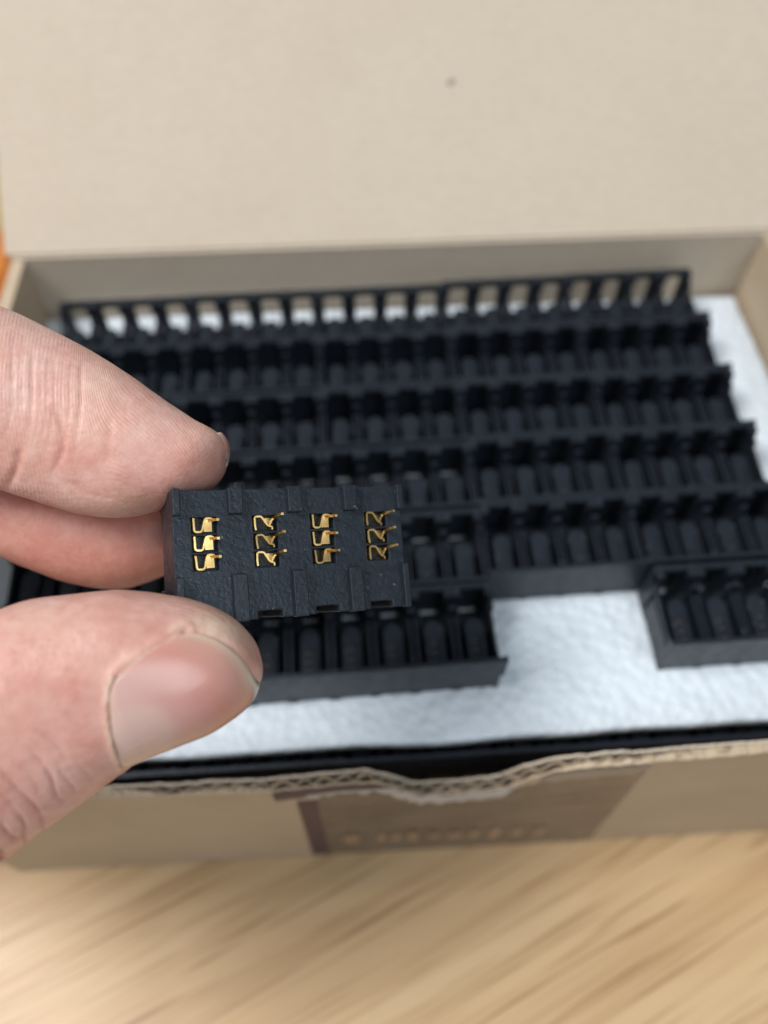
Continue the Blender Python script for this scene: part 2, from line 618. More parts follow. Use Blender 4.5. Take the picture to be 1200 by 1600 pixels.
v, f = [], []
for k in (0, 1):
    for j in range(NY + 1):
        for i in range(NX + 1):
            v.append(lidpt(i, j, k))
N1 = (NX + 1) * (NY + 1)
ix = lambda i, j, k: k * N1 + j * (NX + 1) + i
for j in range(NY):
    for i in range(NX):
        f.append((ix(i, j, 1), ix(i + 1, j, 1), ix(i + 1, j + 1, 1), ix(i, j + 1, 1)))
        f.append((ix(i, j, 0), ix(i, j + 1, 0), ix(i + 1, j + 1, 0), ix(i + 1, j, 0)))
for j in range(NY):
    f.append((ix(0, j, 0), ix(0, j, 1), ix(0, j + 1, 1), ix(0, j + 1, 0)))
    f.append((ix(NX, j, 0), ix(NX, j + 1, 0), ix(NX, j + 1, 1), ix(NX, j, 1)))
for i in range(NX):
    f.append((ix(i, 0, 0), ix(i + 1, 0, 0), ix(i + 1, 0, 1), ix(i, 0, 1)))
    f.append((ix(i, NY, 0), ix(i, NY, 1), ix(i + 1, NY, 1), ix(i + 1, NY, 0)))
b.add(v, f)
lid = b.build("lid", CARD_IN, box, smooth=False)
# the small dark fleck on the lid
st = MB()
for dx, ds, r in ((0, 0, 0.8), (1.0, 0.5, .5)):
    pts = []
    cx, cs = 15.2 + dx, 40.5 + ds
    for a in np.linspace(0, 2 * math.pi, 10, endpoint=False):
        rr = r * (1 + 0.3 * noise.noise((a, dx, 1)))
        x = cx + rr * math.cos(a); s_ = cs + rr * math.sin(a)
        warp = 0.9 * noise.noise((x * 0.012, s_ * 0.016, 2.0))
        pts.append((x, s_, 3.06 + warp))
    vv = [(x, hy + 2.8 + s_ * math.cos(lid_el) - q * math.sin(lid_el), HB - 1.75 + s_ * math.sin(lid_el) + q * math.cos(lid_el)) for x, s_, q in pts]
    vv += [(a_[0], a_[1] - .03, a_[2] + .04) for a_ in vv]
    st.add(vv, [tuple(range(10)), tuple(range(19, 9, -1))] + [(i, i + 10, (i + 1) % 10 + 10, (i + 1) % 10) for i in range(10)])
st.build("fleck", mat_plain("grey_stain", (0.30, 0.26, 0.22), 0.8), lid)

# ------------------------------------------------------------------ foam sheet
HT = 13.15                       # connector height
fo = MB()
FX0, FX1, FY0, FY1 = -9.4, 188.0, -119.9, 5.2
nx, ny = 230, 150


def foam_z(x, y):
    a = noise.noise((x * 0.055, y * 0.055, 0.5))
    c = noise.noise((x * 0.30, y * 0.30, 5.5))
    e = max(0.0, 1 - (y - FY0) / 14.0)
    return -HT - 0.05 - 0.35 * (a + 1) * 0.5 - 0.32 * (c + 1) * 0.5 - 1.3 * e * e * (0.6 + 0.5 * noise.noise((x * 0.05, 2, 2)))


v, f = [], []
for k in (0, 1):
    for j in range(ny + 1):
        for i in range(nx + 1):
            x = FX0 + (FX1 - FX0) * i / nx
            tj = j / ny
            y0 = FY0 + 0.7 * noise.noise((x * 0.06, 1.7, 0)) - 0.012 * (x - 90)
            y1 = FY1 - 0.03 * (x - 90) * 0.8
            y = y0 + (y1 - y0) * tj
            z = foam_z(x, y)
            if k == 0:
                z = -HT - 4.2 + min(0, z + HT) * 0.3
            v.append((x, y, z))
N1 = (nx + 1) * (ny + 1)
ix = lambda i, j, k: k * N1 + j * (nx + 1) + i
for j in range(ny):
    for i in range(nx):
        f.append((ix(i, j, 1), ix(i + 1, j, 1), ix(i + 1, j + 1, 1), ix(i, j + 1, 1)))
        f.append((ix(i, j, 0), ix(i, j + 1, 0), ix(i + 1, j + 1, 0), ix(i + 1, j, 0)))
for j in range(ny):
    f.append((ix(0, j, 0), ix(0, j, 1), ix(0, j + 1, 1), ix(0, j + 1, 0)))
    f.append((ix(nx, j, 0), ix(nx, j + 1, 0), ix(nx, j + 1, 1), ix(nx, j, 1)))
for i in range(nx):
    f.append((ix(i, 0, 0), ix(i + 1, 0, 0), ix(i + 1, 0, 1), ix(i, 0, 1)))
    f.append((ix(i, ny, 0), ix(i, ny, 1), ix(i + 1, ny, 1), ix(i + 1, ny, 0)))
fo.add(v, f)
o = fo.build("foam_sheet", FOAM, smooth=True)
o.location = (0, 0, ZT * MM)
tag(o, "white foam sheet in the box under the rows of connectors", "foam sheet")

# ------------------------------------------------------------------ connector
P = 8.5
CX = [-12.75, -4.25, 4.25, 12.75]
BD = [-17.0, -8.5, 0.0, 8.5, 17.0]
SLOT_Y = [-1.65 + 2.5, -1.65, -1.65 - 2.5]


def housing_mesh():
    """pin face down at z = 0, mating side up; tall windowed wall at +y, plain wall at -y"""
    m = MB()
    # base plate with twelve slots and a notch per cell in the rear edge
    xs = [-17.0]
    for c in CX:
        xs += [c - 1.75, c + 1.75]
    xs += [17.0]
    ys = [-9.0]
    for y in reversed(SLOT_Y):
        ys += [y - 1.08, y + 1.08]
    ys += [7.9, 9.0]
    holes = set()
    for c in range(4):
        for j in (1, 3, 5):
            holes.add((1 + 2 * c, j))
        holes.add((1 + 2 * c, 7))
    m.plate(xs, ys, holes, 0.0, 1.7)
    # ribs on the pin face
    for k, bx in enumerate(BD):
        wl, wr = (1.0, 1.0)
        if k == 0:
            wl, wr = 0.02, 1.0
        if k == 4:
            wl, wr = 0.9, 0.02
        m.box(bx - wl, bx + wr, -9.12, -5.5, -1.2, 0.3)
        m.box(bx - wl, bx + wr, 2.7, 9.12, -1.2, 0.3)
    # windowed rear wall
    for k, bx in enumerate(BD):
        x0, x1 = max(-17, bx - 1.75), min(17, bx + 1.75)
        m.box(x0, x1, 7.5, 8.98, 1.65, 13.0)
        m.box(max(-16.98, bx - 1.70), min(16.98, bx + 1.70), 5.9, 7.55, 10.6, 13.05)      # tab on the post
        m.box(max(-16.98, bx - 0.75), min(16.98, bx + 0.75), 4.0, 5.0, 1.6, 10.9)          # small knob
    for c in CX:
        m.box(c - 2.6, c + 2.6, 7.6, 8.94, 11.4, 12.9)               # bar over the window
        for s_ in (-1, 1):                                           # rounded upper window corners
            m.prism_y([(c + s_ * 2.6, 11.5), (c + s_ * 2.6, 10.2), (c + s_ * 2.2, 11.0), (c + s_ * 1.4, 11.5)], 7.7, 8.9)
    # partitions: twin ribs
    for bx in BD[1:4]:
        for s_ in (-1, 1):
            x0, x1 = sorted((bx + s_ * 0.30, bx + s_ * 0.85))
            m.prism_x([(-8.2, 1.6), (3.4, 1.6), (3.4, 9.0), (1.0, 8.8), (-8.2, 8.6)], x0, x1)
    # end walls
    for s_ in (-1, 1):
        x0, x1 = sorted((s_ * 16.15, s_ * 16.7))
        m.prism_x([(-8.3, 1.6), (7.6, 1.6), (7.6, 12.9), (6.1, 12.8), (4.4, 9.6), (-4.0, 8.8), (-7.0, 9.6), (-8.3, 12.4)], x0, x1)
        x0, x1 = sorted((s_ * 16.6, s_ * 16.98))
        m.prism_x([(-8.3, 1.6), (7.6, 1.6), (7.6, 12.4), (6.0, 12.3), (4.2, 7.6), (-8.3, 7.6)], x0, x1)
    # plain front wall, its upper part a little longer than the body
    m.box(-17.0, 17.0, -9.0, -8.1, 1.65, 12.95)
    for s_ in (-1, 1):
        x0, x1 = sorted((s_ * 16.9, s_ * 17.75))
        m.box(x0, x1, -8.98, -7.9, 5.5, 12.9)
    # tongue in each cell with a rounded rear end
    for c in CX:
        pts = [(c - 2.05, -8.15), (c + 2.05, -8.15)]
        for a in np.linspace(0, math.pi, 11):
            pts.append((c + 2.05 * math.cos(a), 1.2 + 2.05 * math.sin(a)))
        n = len(pts)
        v = [(x, y, 1.6) for x, y in pts] + [(x * 0.92 + c * 0.08, y - .15, 7.6 + 0.05 * (y + 8)) for x, y in pts]
        f = [tuple(range(n - 1, -1, -1)), tuple(range(n, 2 * n))] + [(i, (i + 1) % n, (i + 1) % n + n, i + n) for i in range(n)]
        m.add(v, f)
        m.box(c + 0.9, c + 1.25, -7.6, -0.5, 7.2, 8.5)
        for yy in (-6.2, -4.2, -2.2):
            m.box(c - 0.9, c + 0.3, yy - .5, yy + .5, 7.2, 8.0)
    return m.mesh("housing", PLASTIC)


HOUSING = housing_mesh()


def blade_mesh():
    m = MB()
    m.strip([(-.55, 0), (-0.3, .12), (0.1, .12), (0.45, 0.0)], 0.22, 7.2, 8.25)
    return m.mesh("contact", DULL)


BLADE = blade_mesh()

ROWN = ["back row", "second row from the back", "third row from the back", "fourth row from the back", "fifth row from the back", "front row"]
POSN = ["leftmost", "second from the left", "middle", "second from the right", "rightmost"]
q = 17.96
PITCH_DX = {0: 0.0}
for r in range(6):
    for c in range(5):
        if r == 5 and c == 3:
            continue                                  # the one held up in the hand left this gap
        dy = random.uniform(-0.22, 0.22)
        yaw = math.radians(random.uniform(-0.35, 0.35))
        xc = c * 34.0 + 17.0 + random.uniform(-.12, .12)
        if c < 3 and r == 2:
            dy -= 0.4
        if c < 3 and r in (3, 4):
            dy += -1.0 if r == 3 else -1.9
        if r == 0:
            dy += -0.55 if c < 3 else 0.25
        if r == 5:
            if c < 3:
                dy = -2.2 + 0.006 * (xc - 102); yaw = 0.006
            else:
                dy = -1.0; yaw = -0.003; xc += 0.3
        front = (r == 5)
        if front:
            o = link("connector", None)
            hs = link("housing", HOUSING, o)
            for cx in CX:
                for sy in (-6.2, -4.2, -2.2):
                    k = link("contact", BLADE, o)
                    k.location = ((cx - 0.3) * MM, (sy - 0.05) * MM, 0)
        else:
            o = link("connector", HOUSING)
        o.location = W(xc, -r * q - 9.0 + dy, -HT + 0.02)
        o.rotation_euler = (math.radians(random.uniform(-0.9, 0.9)), math.radians(random.uniform(-.25, .25)), yaw)
        if front:
            lab = ["black four-cell connector at the left end of the front row, behind the thumb",
                   "black four-cell connector in the front row just right of the thumb tip, partly hidden",
                   "black four-cell connector in the front row beside the left edge of the gap",
                   "", "black four-cell connector alone right of the gap in the front row"][c]
        else:
            lab = "black four-cell connector, %s of five in the %s" % (POSN[c], ROWN[r])
        tag(o, lab, "connector", "black connectors lined up in the box")

# the layer below, showing as a dark strip in front of the foam edge
for c in range(5):
    o = link("connector", HOUSING)
    o.location = W(c * 34.4 + 17.0 + random.uniform(-.3, .3), -112.6 - 0.01 * c * 34, -HT - 5.2 - 13.1)
    o.rotation_euler = (0, 0, -0.008)
    tag(o, "black connector of the lower layer below the foam edge, %s of five" % POSN[c], "connector", "black connectors of the lower layer")

# ------------------------------------------------------------------ the connector held up
held = link("held_connector", None)
HELD_T = Vector((-12.44, -5.55, -113.77)) * MM
HELD_R = Euler((math.radians(-6.52), math.radians(25.62), math.radians(1.91)), 'XYZ').to_matrix().to_4x4()
held.matrix_world = CAM_M @ Matrix.Translation(HELD_T) @ HELD_R @ Matrix.Rotation(math.pi, 4, 'X')
tag(held, "black plastic connector with twelve gold contacts held up between the fingers", "connector")
hh = link("housing", HOUSING, held)
bv = hh.modifiers.new("bevel", 'BEVEL')
bv.width = 0.00014
bv.segments = 2
bv.limit_method = 'ANGLE'
bv.angle_limit = math.radians(50)
bv.use_clamp_overlap = True


def smooth_path(pts, n=26):
    p = np.array(pts, float)
    t = np.arange(len(p))
    tt = np.linspace(0, len(p) - 1, n)
    out = []
    for x in tt:
        i = min(int(x), len(p) - 2); u = x - i
        p0 = p[max(i - 1, 0)]; p1 = p[i]; p2 = p[i + 1]; p3 = p[min(i + 2, len(p) - 1)]
        out.append(0.5 * ((2 * p1) + (-p0 + p2) * u + (2 * p0 - 5 * p1 + 4 * p2 - p3) * u * u + (-p0 + 3 * p1 - 3 * p2 + p3) * u ** 3))
    return np.array(out)


def contact_mesh(kind):
    """(x, up) seen from the pin face; in housing coordinates up = -y and out = -z"""
    m = MB()
    if kind == 0:
        path = [(-1.46, .95), (-1.42, 0.2), (-1.38, -.66), (-1.30, -.82), (-1.12, -.92), (-.62, -.92), (-.42, -.84), (-.30, -.66), (-.05, .3), (.08, .74), (.18, .87), (.36, .94), (.80, .94), (1.02, .86), (1.12, .70)]
        tail = (1.05, .70)
        cheek = (0.12, 1.22, -0.80, 0.80, 0.75, 0.95)
    else:
        path = [(-1.36, -.95), (-1.44, -.2), (-1.44, .66), (-1.36, .84), (-1.18, .93), (-.66, .93), (-.48, .86), (-.34, .70), (.10, .0), (.34, -.34), (.46, -.40), (.60, -.34), (.98, .34), (1.10, .48), (1.32, .58)]
        tail = (1.20, .52)
        cheek = (0.35, 1.25, 0.0, 0.80, 1.5, 1.7)
    fl = lambda pts: [(x, -y) for x, y in pts]
    m.strip(fl(path), 0.25, -0.25, 3.2)
    x0, x1, u0, u1, z0, z1 = cheek
    m.box(x0, x1, -u1, -u0, z0, z1)
    if kind:
        m.strip(fl(smooth_path([(.55, -.42), (.85, -.48), (1.08, -.62), (1.05, -.92)], 8)), 0.22, 0.1, 3.2)
    # tail standing out of the face
    tx, ty = tail
    n = 10
    v, f = [], []
    for i in range(n + 1):
        u = i / n
        z = 0.3 - 2.7 * u
        cx = tx + (0.75 if kind else 0.25) * u
        cy = -(ty + (0.62 * u - 0.18 * u * u if kind else -0.16 * u))
        wx = 0.50 * (1 - 0.25 * u) / 2
        wy = 0.38 * (1 - 0.15 * u) / 2
        for (a_, b_) in ((-1, -1), (1, -1), (1, 1), (-1, 1)):
            v.append((cx + a_ * wx, cy + b_ * wy, z))
    for i in range(n):
        a_, c_ = 4 * i, 4 * i + 4
        for k in range(4):
            f.append((a_ + k, a_ + (k + 1) % 4, c_ + (k + 1) % 4, c_ + k))
    f += [(0, 3, 2, 1), (4 * n, 4 * n + 1, 4 * n + 2, 4 * n + 3)]
    m.add(v, f)
    return m.mesh("contact", GOLD)


CONT = [contact_mesh(0), contact_mesh(1)]
for ci, cx in enumerate(CX):
    for sy in SLOT_Y:
        k = link("contact", CONT[ci % 2], held)
        k.location = (cx * MM + random.uniform(-.05, .05) * MM, sy * MM + random.uniform(-.05, .05) * MM, random.uniform(-.06, .06) * MM)
        k.rotation_euler = (random.uniform(-.03, .03), random.uniform(-.05, .05), random.uniform(-.05, .05))

# ------------------------------------------------------------------ the hand (modelled in camera-aligned millimetres, placed by the camera's pose)


def unpx(u, v_, d):
    return np.array([(u - 600) / F_PX * d, (800 - v_) / F_PX * d, -d])


def catmull(arr, n):
    return smooth_path(arr, n)


class Loft:
    """finger: stations (top px, bottom px, depth mm, depth radius mm)"""

    def __init__(self, st, nr=90, expo=2.25):
        C, E1, RD = [], [], []
        for (ut, vt, ub, vb, d, rd) in st:
            a = unpx(ut, vt, d); b_ = unpx(ub, vb, d)
            C.append((a + b_) / 2); E1.append((a - b_) / 2); RD.append(rd)
        self.n = len(st)
        self.C = catmull(C, nr); self.E1 = catmull(E1, nr)
        self.RD = catmull(np.array(RD)[:, None], nr)[:, 0]
        self.nr = nr
        self.expo = expo

    def at(self, a, phi):
        """a in 0..1 along, phi 0 = top edge, pi/2 = facing the viewer, pi = bottom edge"""
        x = np.clip(np.asarray(a, float), 0, 1) * (self.nr - 1)
        i = np.minimum(x.astype(int), self.nr - 2); u = (x - i)[..., None]
        L = lambda A: A[i] * (1 - u) + A[i + 1] * u
        C = L(self.C); E1 = L(self.E1); RD = L(self.RD[:, None])
        e = 2.0 / self.expo
        c = np.cos(phi); s = np.sin(phi)
        c = np.sign(c) * np.abs(c) ** e; s = np.sign(s) * np.abs(s) ** e
        return C + E1 * c[..., None] + np.array([0, 0, 1.0]) * (RD * s[..., None])

    def mesh(self, m, nphi=48):
        A = np.linspace(0, 1, self.nr)
        ph = np.linspace(0, 2 * math.pi, nphi, endpoint=False)
        AA, PP = np.meshgrid(A, ph, indexing='ij')
        pts = self.at(AA, PP)
        v = [tuple(p) for p in pts.reshape(-1, 3)]
        f = []
        for i in range(self.nr - 1):
            for j in range(nphi):
                k = (j + 1) % nphi
                f.append((i * nphi + j, i * nphi + k, (i + 1) * nphi + k, (i + 1) * nphi + j))
        f.append(tuple(range(nphi))); f.append(tuple((self.nr - 1) * nphi + j for j in range(nphi - 1, -1, -1)))
        m.add(v, f)


INDEX = Loft([(-330, 505, -360, 800, 128, 11.5), (-200, 450, -260, 760, 121, 11.8), (-90, 447, -170, 745, 116, 11.6), (0, 478, -75, 748, 114.5, 11.2),
              (70, 510, -10, 762, 114, 10.2), (150, 552, 65, 785, 114, 9.2), (215, 595, 130, 804, 114, 8.6), (262, 628, 188, 810, 114, 8.2),
              (300, 654, 240, 800, 114.3, 7.6), (330, 670, 285, 785, 114.6, 6.8), (347, 683, 316, 772, 115, 5.4), (355, 700, 338, 757, 115.3, 3.4), (354, 718, 350, 736, 115.4, 1.0)])
MIDDLE = Loft([(-360, 640, -400, 880, 142, 11), (-250, 640, -290, 850, 139, 10.8), (-120, 690, -165, 815, 136, 10.4), (10, 715, -45, 842, 133.5, 9.6), (90, 742, 40, 884, 132, 9.0), (150, 755, 118, 912, 131.5, 8.6),
               (210, 765, 190, 920, 131.5, 8.2), (262, 775, 255, 900, 131.5, 7.4), (300, 795, 300, 880, 131.5, 5.6), (322, 820, 324, 850, 131.5, 2.4)])
THUMB = Loft([(-330, 1150, -190, 1500, 118, 15), (-230, 1080, -110, 1440, 108, 14), (-130, 1015, -40, 1385, 101, 12.6), (-40, 967, 35, 1322, 99, 11.6), (40, 938, 108, 1270, 99.2, 10.9), (110, 928, 164, 1228, 99.6, 10.2),
              (183, 923, 222, 1184, 100, 9.7), (250, 930, 284, 1157, 100.5, 9.1), (310, 944, 334, 1137, 101, 8.3), (360, 968, 373, 1112, 101.5, 7.0), (392, 1000, 397, 1090, 102, 5.0),
              (406, 1030, 407, 1066, 102.3, 2.6), (410, 1043, 410, 1052, 102.4, .7)])

hm = MB()
for L in (INDEX, MIDDLE, THUMB):
    L.mesh(hm)


def capsule_chain(pts, radii, n=40, nphi=28):
    p = smooth_path(pts, n); r = smooth_path(np.array(radii)[:, None], n)[:, 0]
    d = np.gradient(p, axis=0); d /= np.linalg.norm(d, axis=1)[:, None]
    up = np.array([0.13, 0.21, 0.97])
    v = []
    for i in range(n):
        a = np.cross(d[i], up); a /= np.linalg.norm(a); b_ = np.cross(a, d[i])
        for k in range(nphi):
            t_ = 2 * math.pi * k / nphi
            v.append(tuple(p[i] + r[i] * (a * math.cos(t_) + b_ * math.sin(t_))))
    f = [(i * nphi + j, i * nphi + (j + 1) % nphi, (i + 1) * nphi + (j + 1) % nphi, (i + 1) * nphi + j) for i in range(n - 1) for j in range(nphi)]
    f += [tuple(range(nphi)), tuple((n - 1) * nphi + j for j in range(nphi - 1, -1, -1))]
    hm.add(v, f)


# palm, wrist and the two folded fingers, all left of the picture
kn_i = unpx(-345, 652, 130); kn_m = unpx(-380, 760, 142)
capsule_chain([kn_i, kn_i + [-14, 0, -4], kn_i + [-34, -9, -6]], [12.0, 13, 14])
capsule_chain([kn_m, kn_m + [-14, -3, -4], kn_m + [-30, -12, -5]], [11.5, 13, 14])
k3 = unpx(-360, 890, 150)
capsule_chain([k3 + [12, -2, -2], k3 + [22, -3, 0], k3 + [14, -9, 6], k3 + [-4, -9, 4], k3 + [-26, -6, -2]], [6.5, 8.5, 9.0, 10.5, 12])
k4 = unpx(-350, 1010, 156)
capsule_chain([k4 + [8, 0, -2], k4 + [16, -2, 0], k4 + [9, -8, 6], k4 + [-6, -7, 5], k4 + [-26, 2, 0]], [5.5, 7.2, 7.8, 9, 11])
tb_ = unpx(-280, 1310, 116)
capsule_chain([tb_, tb_ + [-16, 4, -9], tb_ + [-34, 14, -16], tb_ + [-52, 22, -20]], [15.5, 17, 18, 18])
pc = (kn_m + k4 + tb_) / 3 + np.array([-38, 2, -6])
for off, rr in (((0, 14, 0), 16), ((0, 0, 0), 18), ((-2, -14, 2), 16), ((16, 2, -2), 14)):
    capsule_chain([pc + off + [16, 0, 0], pc + off, pc + off + [-22, 0, 0], pc + off + [-46, 0, 0]], [rr * .8, rr, rr, rr * .95])
capsule_chain([pc + [-36, 8, 0], pc + [-60, 6, 0], pc + [-100, 4, 0]], [22, 23, 24])
capsule_chain([pc + [-36, -10, 0], pc + [-60, -8, 0], pc + [-100, -8, 0]], [22, 22, 23])

raw = bpy.data.meshes.new("raw_hand")
raw.from_pydata(hm.v, [], hm.f)
bmx = bmesh.new(); bmx.from_mesh(raw); bmesh.ops.recalc_face_normals(bmx, faces=bmx.faces); bmx.to_mesh(raw); bmx.free()
tmp = bpy.data.objects.new("raw_hand", raw)
COL.objects.link(tmp)
rm = tmp.modifiers.new("r", 'REMESH'); rm.mode = 'VOXEL'; rm.voxel_size = 0.3; rm.use_smooth_shade = True
sm = tmp.modifiers.new("s", 'SMOOTH'); sm.factor = 0.5; sm.iterations = 10
dg = bpy.context.evaluated_depsgraph_get()
hand_me = bpy.data.meshes.new_from_object(tmp.evaluated_get(dg))
bpy.data.objects.remove(tmp)
hand_me.name = "hand"

nv = len(hand_me.vertices)
co = np.empty(nv * 3, np.float32); hand_me.vertices.foreach_get("co", co); co = co.reshape(-1, 3).astype(float)
no = np.empty(nv * 3, np.float32); hand_me.vertices.foreach_get("normal", no); no = no.reshape(-1, 3).astype(float)
px = np.stack([600 + F_PX * co[:, 0] / -co[:, 2], 800 - F_PX * co[:, 1] / -co[:, 2]], 1)
vis = no[:, 2] > -0.15


ACT = np.where((px[:, 0] > -90) & (px[:, 0] < 460) & (px[:, 1] > 380) & (px[:, 1] < 1450))[0]
pa, ca, va = px[ACT], co[ACT], vis[ACT]
na = len(ACT)


def near_axis(L):
    """(along mm, distance mm) of the vertices in view to a finger's centre line"""
    C = L.C[::4]
    seg = np.concatenate([[0], np.cumsum(np.linalg.norm(np.diff(C, axis=0), axis=1))])
    best = np.full(na, 1e9); al = np.zeros(na)
    for i in range(len(C) - 1):
        ab = C[i + 1] - C[i]
        t_ = np.clip(((ca - C[i]) @ ab) / (ab @ ab), 0, 1)
        dd = np.linalg.norm(ca - (C[i] + t_[:, None] * ab), axis=1)
        m_ = dd < best
        best[m_] = dd[m_]; al[m_] = (seg[i] + t_ * np.linalg.norm(ab))[m_]
    return al, best, seg[-1]


ai, di, li = near_axis(INDEX)
am, dm, lm_ = near_axis(MIDDLE)
at_, dt, lt = near_axis(THUMB)
fid = np.argmin(np.stack([di - 1, dm, dt], 1), 1)


def seg_dist(pts, reach):
    """pixel distance of the vertices in view to a polyline"""
    p = smooth_path(pts, max(8, 4 * len(pts)))
    lo, hi = p.min(0) - reach, p.max(0) + reach
    k = np.where((pa[:, 0] > lo[0]) & (pa[:, 0] < hi[0]) & (pa[:, 1] > lo[1]) & (pa[:, 1] < hi[1]))[0]
    q_ = pa[k]
    best = np.full(len(k), 1e9); tpos = np.zeros(len(k))
    for i in range(len(p) - 1):
        ab = p[i + 1] - p[i]
        t_ = np.clip(((q_ - p[i]) @ ab) / (ab @ ab + 1e-9), 0, 1)
        d_ = np.linalg.norm(q_ - (p[i] + t_[:, None] * ab), axis=1)
        m_ = d_ < best
        best[m_] = d_[m_]; tpos[m_] = ((i + t_) / (len(p) - 1))[m_]
    return k, best, tpos


disp = np.zeros(na)
flush_shade = np.zeros(na)
dry = np.zeros(na)


def crease(pts, depth, width, finger, fade=True, lip=0.0):
    k, d_, t_ = seg_dist(pts, width * 8)
    e = np.exp(-(d_ / width) ** 2)
    if fade:
        e = e * np.clip(4 * t_ * (1 - t_) + 0.25, 0, 1)
    g = -depth * e
    if lip:
        g = g + lip * np.exp(-((d_ - 2.6 * width) / (1.6 * width)) ** 2)
    disp[k] += g * ((fid[k] == finger) & va[k])
    if depth > 0:
        flush_shade[k] += min(0.5, depth * 1.1) * e * ((fid[k] == finger) & va[k])  # redder skin, plus shade in the creases put into the colour


def dry_line(pts, width, amt, finger, seed):
    k, d_, t_ = seg_dist(pts, width * 6)
    nz = np.array([noise.noise(Vector((c[0] * 1.3, c[1] * 1.3, seed))) for c in ca[k]])
    dry[k] = np.maximum(dry[k], amt * np.exp(-(d_ / width) ** 2) * np.clip(0.65 + 0.9 * nz, 0, 1) * (fid[k] == finger))


# nail border on the thumb, in pixels of the photograph's frame
N_UP = [(182, 1060), (200, 1044), (220, 1030), (257, 1006), (290, 988)]
N_PROX = [(182, 1060), (174, 1083), (172, 1112), (176, 1144), (183, 1173), (192, 1197)]
N_DIST = [(290, 988), (323, 994), (358, 1012), (384, 1038), (400, 1066)]
crease(N_UP, 0.06, 4.0, 2, False, 0.20)
crease(N_PROX, 0.45, 3.2, 2, False, 0.16)
crease([(u - 6, v_) for u, v_ in N_PROX], -0.22, 3.0, 2, False)
dry_line([(u - 5, v_) for u, v_ in N_PROX], 3.6, 0.95, 2, 1.0)
dry_line(N_UP, 4.5, 0.35, 2, 4.0)
dry_line([(268, 985), (285, 975), (305, 972), (330, 980)], 9, 0.5, 2, 7.0)
dry_line([(340, 662), (354, 680), (357, 695)], 5, 0.5, 0, 2.0)
crease(N_DIST, 0.22, 5.0, 2, False, 0.10)
# thumb knuckle folds
crease([(40, 1168), (62, 1190), (80, 1215), (88, 1245), (108, 1262)], 0.30, 3.4, 2)
crease([(0, 1205), (28, 1235), (55, 1262), (66, 1285), (70, 1300)], 0.36, 3.4, 2)
crease([(30, 1272), (38, 1292), (37, 1305), (42, 1318)], 0.42, 3.4, 2)
crease([(0, 1288), (10, 1303), (22, 1312), (34, 1310)], 0.5, 3.8, 2)
crease([(-6, 1330), (4, 1340), (6, 1352)], 0.8, 6, 2)
crease([(92, 1205), (112, 1228), (118, 1240)], 0.18, 3.2, 2)
crease([(18, 1188), (45, 1212), (66, 1242)], 0.12, 3, 2)
crease([(0, 1240), (20, 1262), (32, 1285)], 0.16, 3, 2)
crease([(55, 1270), (85, 1262), (104, 1250)], 0.10, 3, 2)
crease([(120, 1195), (140, 1215), (146, 1228)], 0.12, 3, 2)
crease([(60, 1165), (82, 1182), (98, 1208)], 0.10, 3, 2)
crease([(60, 1145), (90, 1170), (105, 1190)], 0.2, 4, 2)
# index: folds over the joint at the left
for i in range(13):
    x0 = 6 + i * 9.5 + random.uniform(-2, 2)
    bow = random.uniform(6, 14)
    crease([(x0 + 14 + random.uniform(-4, 4), 525 + i * 4 + random.uniform(-8, 8)), (x0 + bow, 580 + random.uniform(-6, 6)), (x0 + bow * 0.9, 640), (x0 - 4, 700 + random.uniform(-10, 20))], random.uniform(0.06, 0.15), random.uniform(2.4, 3.6), 0)
crease([(86, 640), (98, 680), (94, 712), (82, 738)], 0.26, 5, 0)
crease([(30, 700), (26, 728), (12, 762)], 0.35, 6, 0)
crease([(172, 650), (170, 690), (166, 730)], 0.10, 7, 0)
for i in range(7):
    crease([(95 + i * 5, 752 + i * 3), (130 + i * 5, 755 + i * 4), (160 + i * 4, 750 + i * 5)], 0.06, 2.4, 0)
# slow unevenness
un = np.array([noise.noise(Vector(c * 0.12)) for c in ca])
un2 = np.array([noise.noise(Vector(c * 0.45) + Vector((9, 3, 1))) for c in ca])
disp = disp + un * 0.16 + un2 * 0.05
co2 = co.copy()
co2[ACT] += no[ACT] * disp[:, None]

# flush: redder finger pads and joint folds, plus the middle finger's painted shade
flush_shade += 0.40 * np.exp(-(((pa[:, 0] - 110) / 60) ** 2 + ((pa[:, 1] - 715) / 45) ** 2)) * (fid == 0)
flush_shade += 0.45 * np.clip((ai - (li - 16)) / 16, 0, 1) * (fid == 0) * np.clip((pa[:, 1] - 660) / 80, 0, 1)
flush_shade += 0.32 * np.exp(-(((pa[:, 0] - 60) / 120) ** 2 + ((pa[:, 1] - 1040) / 90) ** 2)) * (fid == 2)
flush_shade += 0.40 * np.exp(-(((pa[:, 0] - 140) / 35) ** 2 + ((pa[:, 1] - 1180) / 45) ** 2)) * (fid == 2)
flush_shade += 0.62 * (fid == 1)  # middle finger lies in shade; that darker red is put into its colour
flush_shade += 0.26 * un + 0.16 * un2
dry += 0.38 * np.exp(-(((pa[:, 0] - 350) / 45) ** 2 + ((pa[:, 1] - 985) / 26) ** 2)) * (fid == 2)
dry += 0.22 * np.exp(-(((pa[:, 0] - 190) / 60) ** 2 + ((pa[:, 1] - 790) / 22) ** 2)) * (fid == 0)
dry += 0.16 * np.clip(un * 1.6, 0, 1)
flush_shade = np.clip(flush_shade, 0, 1)

hand_me.vertices.foreach_set("co", (co2 * MM).astype(np.float32).ravel())
hand_me.update()


def full(val, fill=0.0):
    out = np.full(nv, fill); out[ACT] = val
    return out


def fattr(me, name, val):
    a = me.attributes.new(name, 'FLOAT', 'POINT'); a.data.foreach_set("value", np.asarray(val, np.float32))


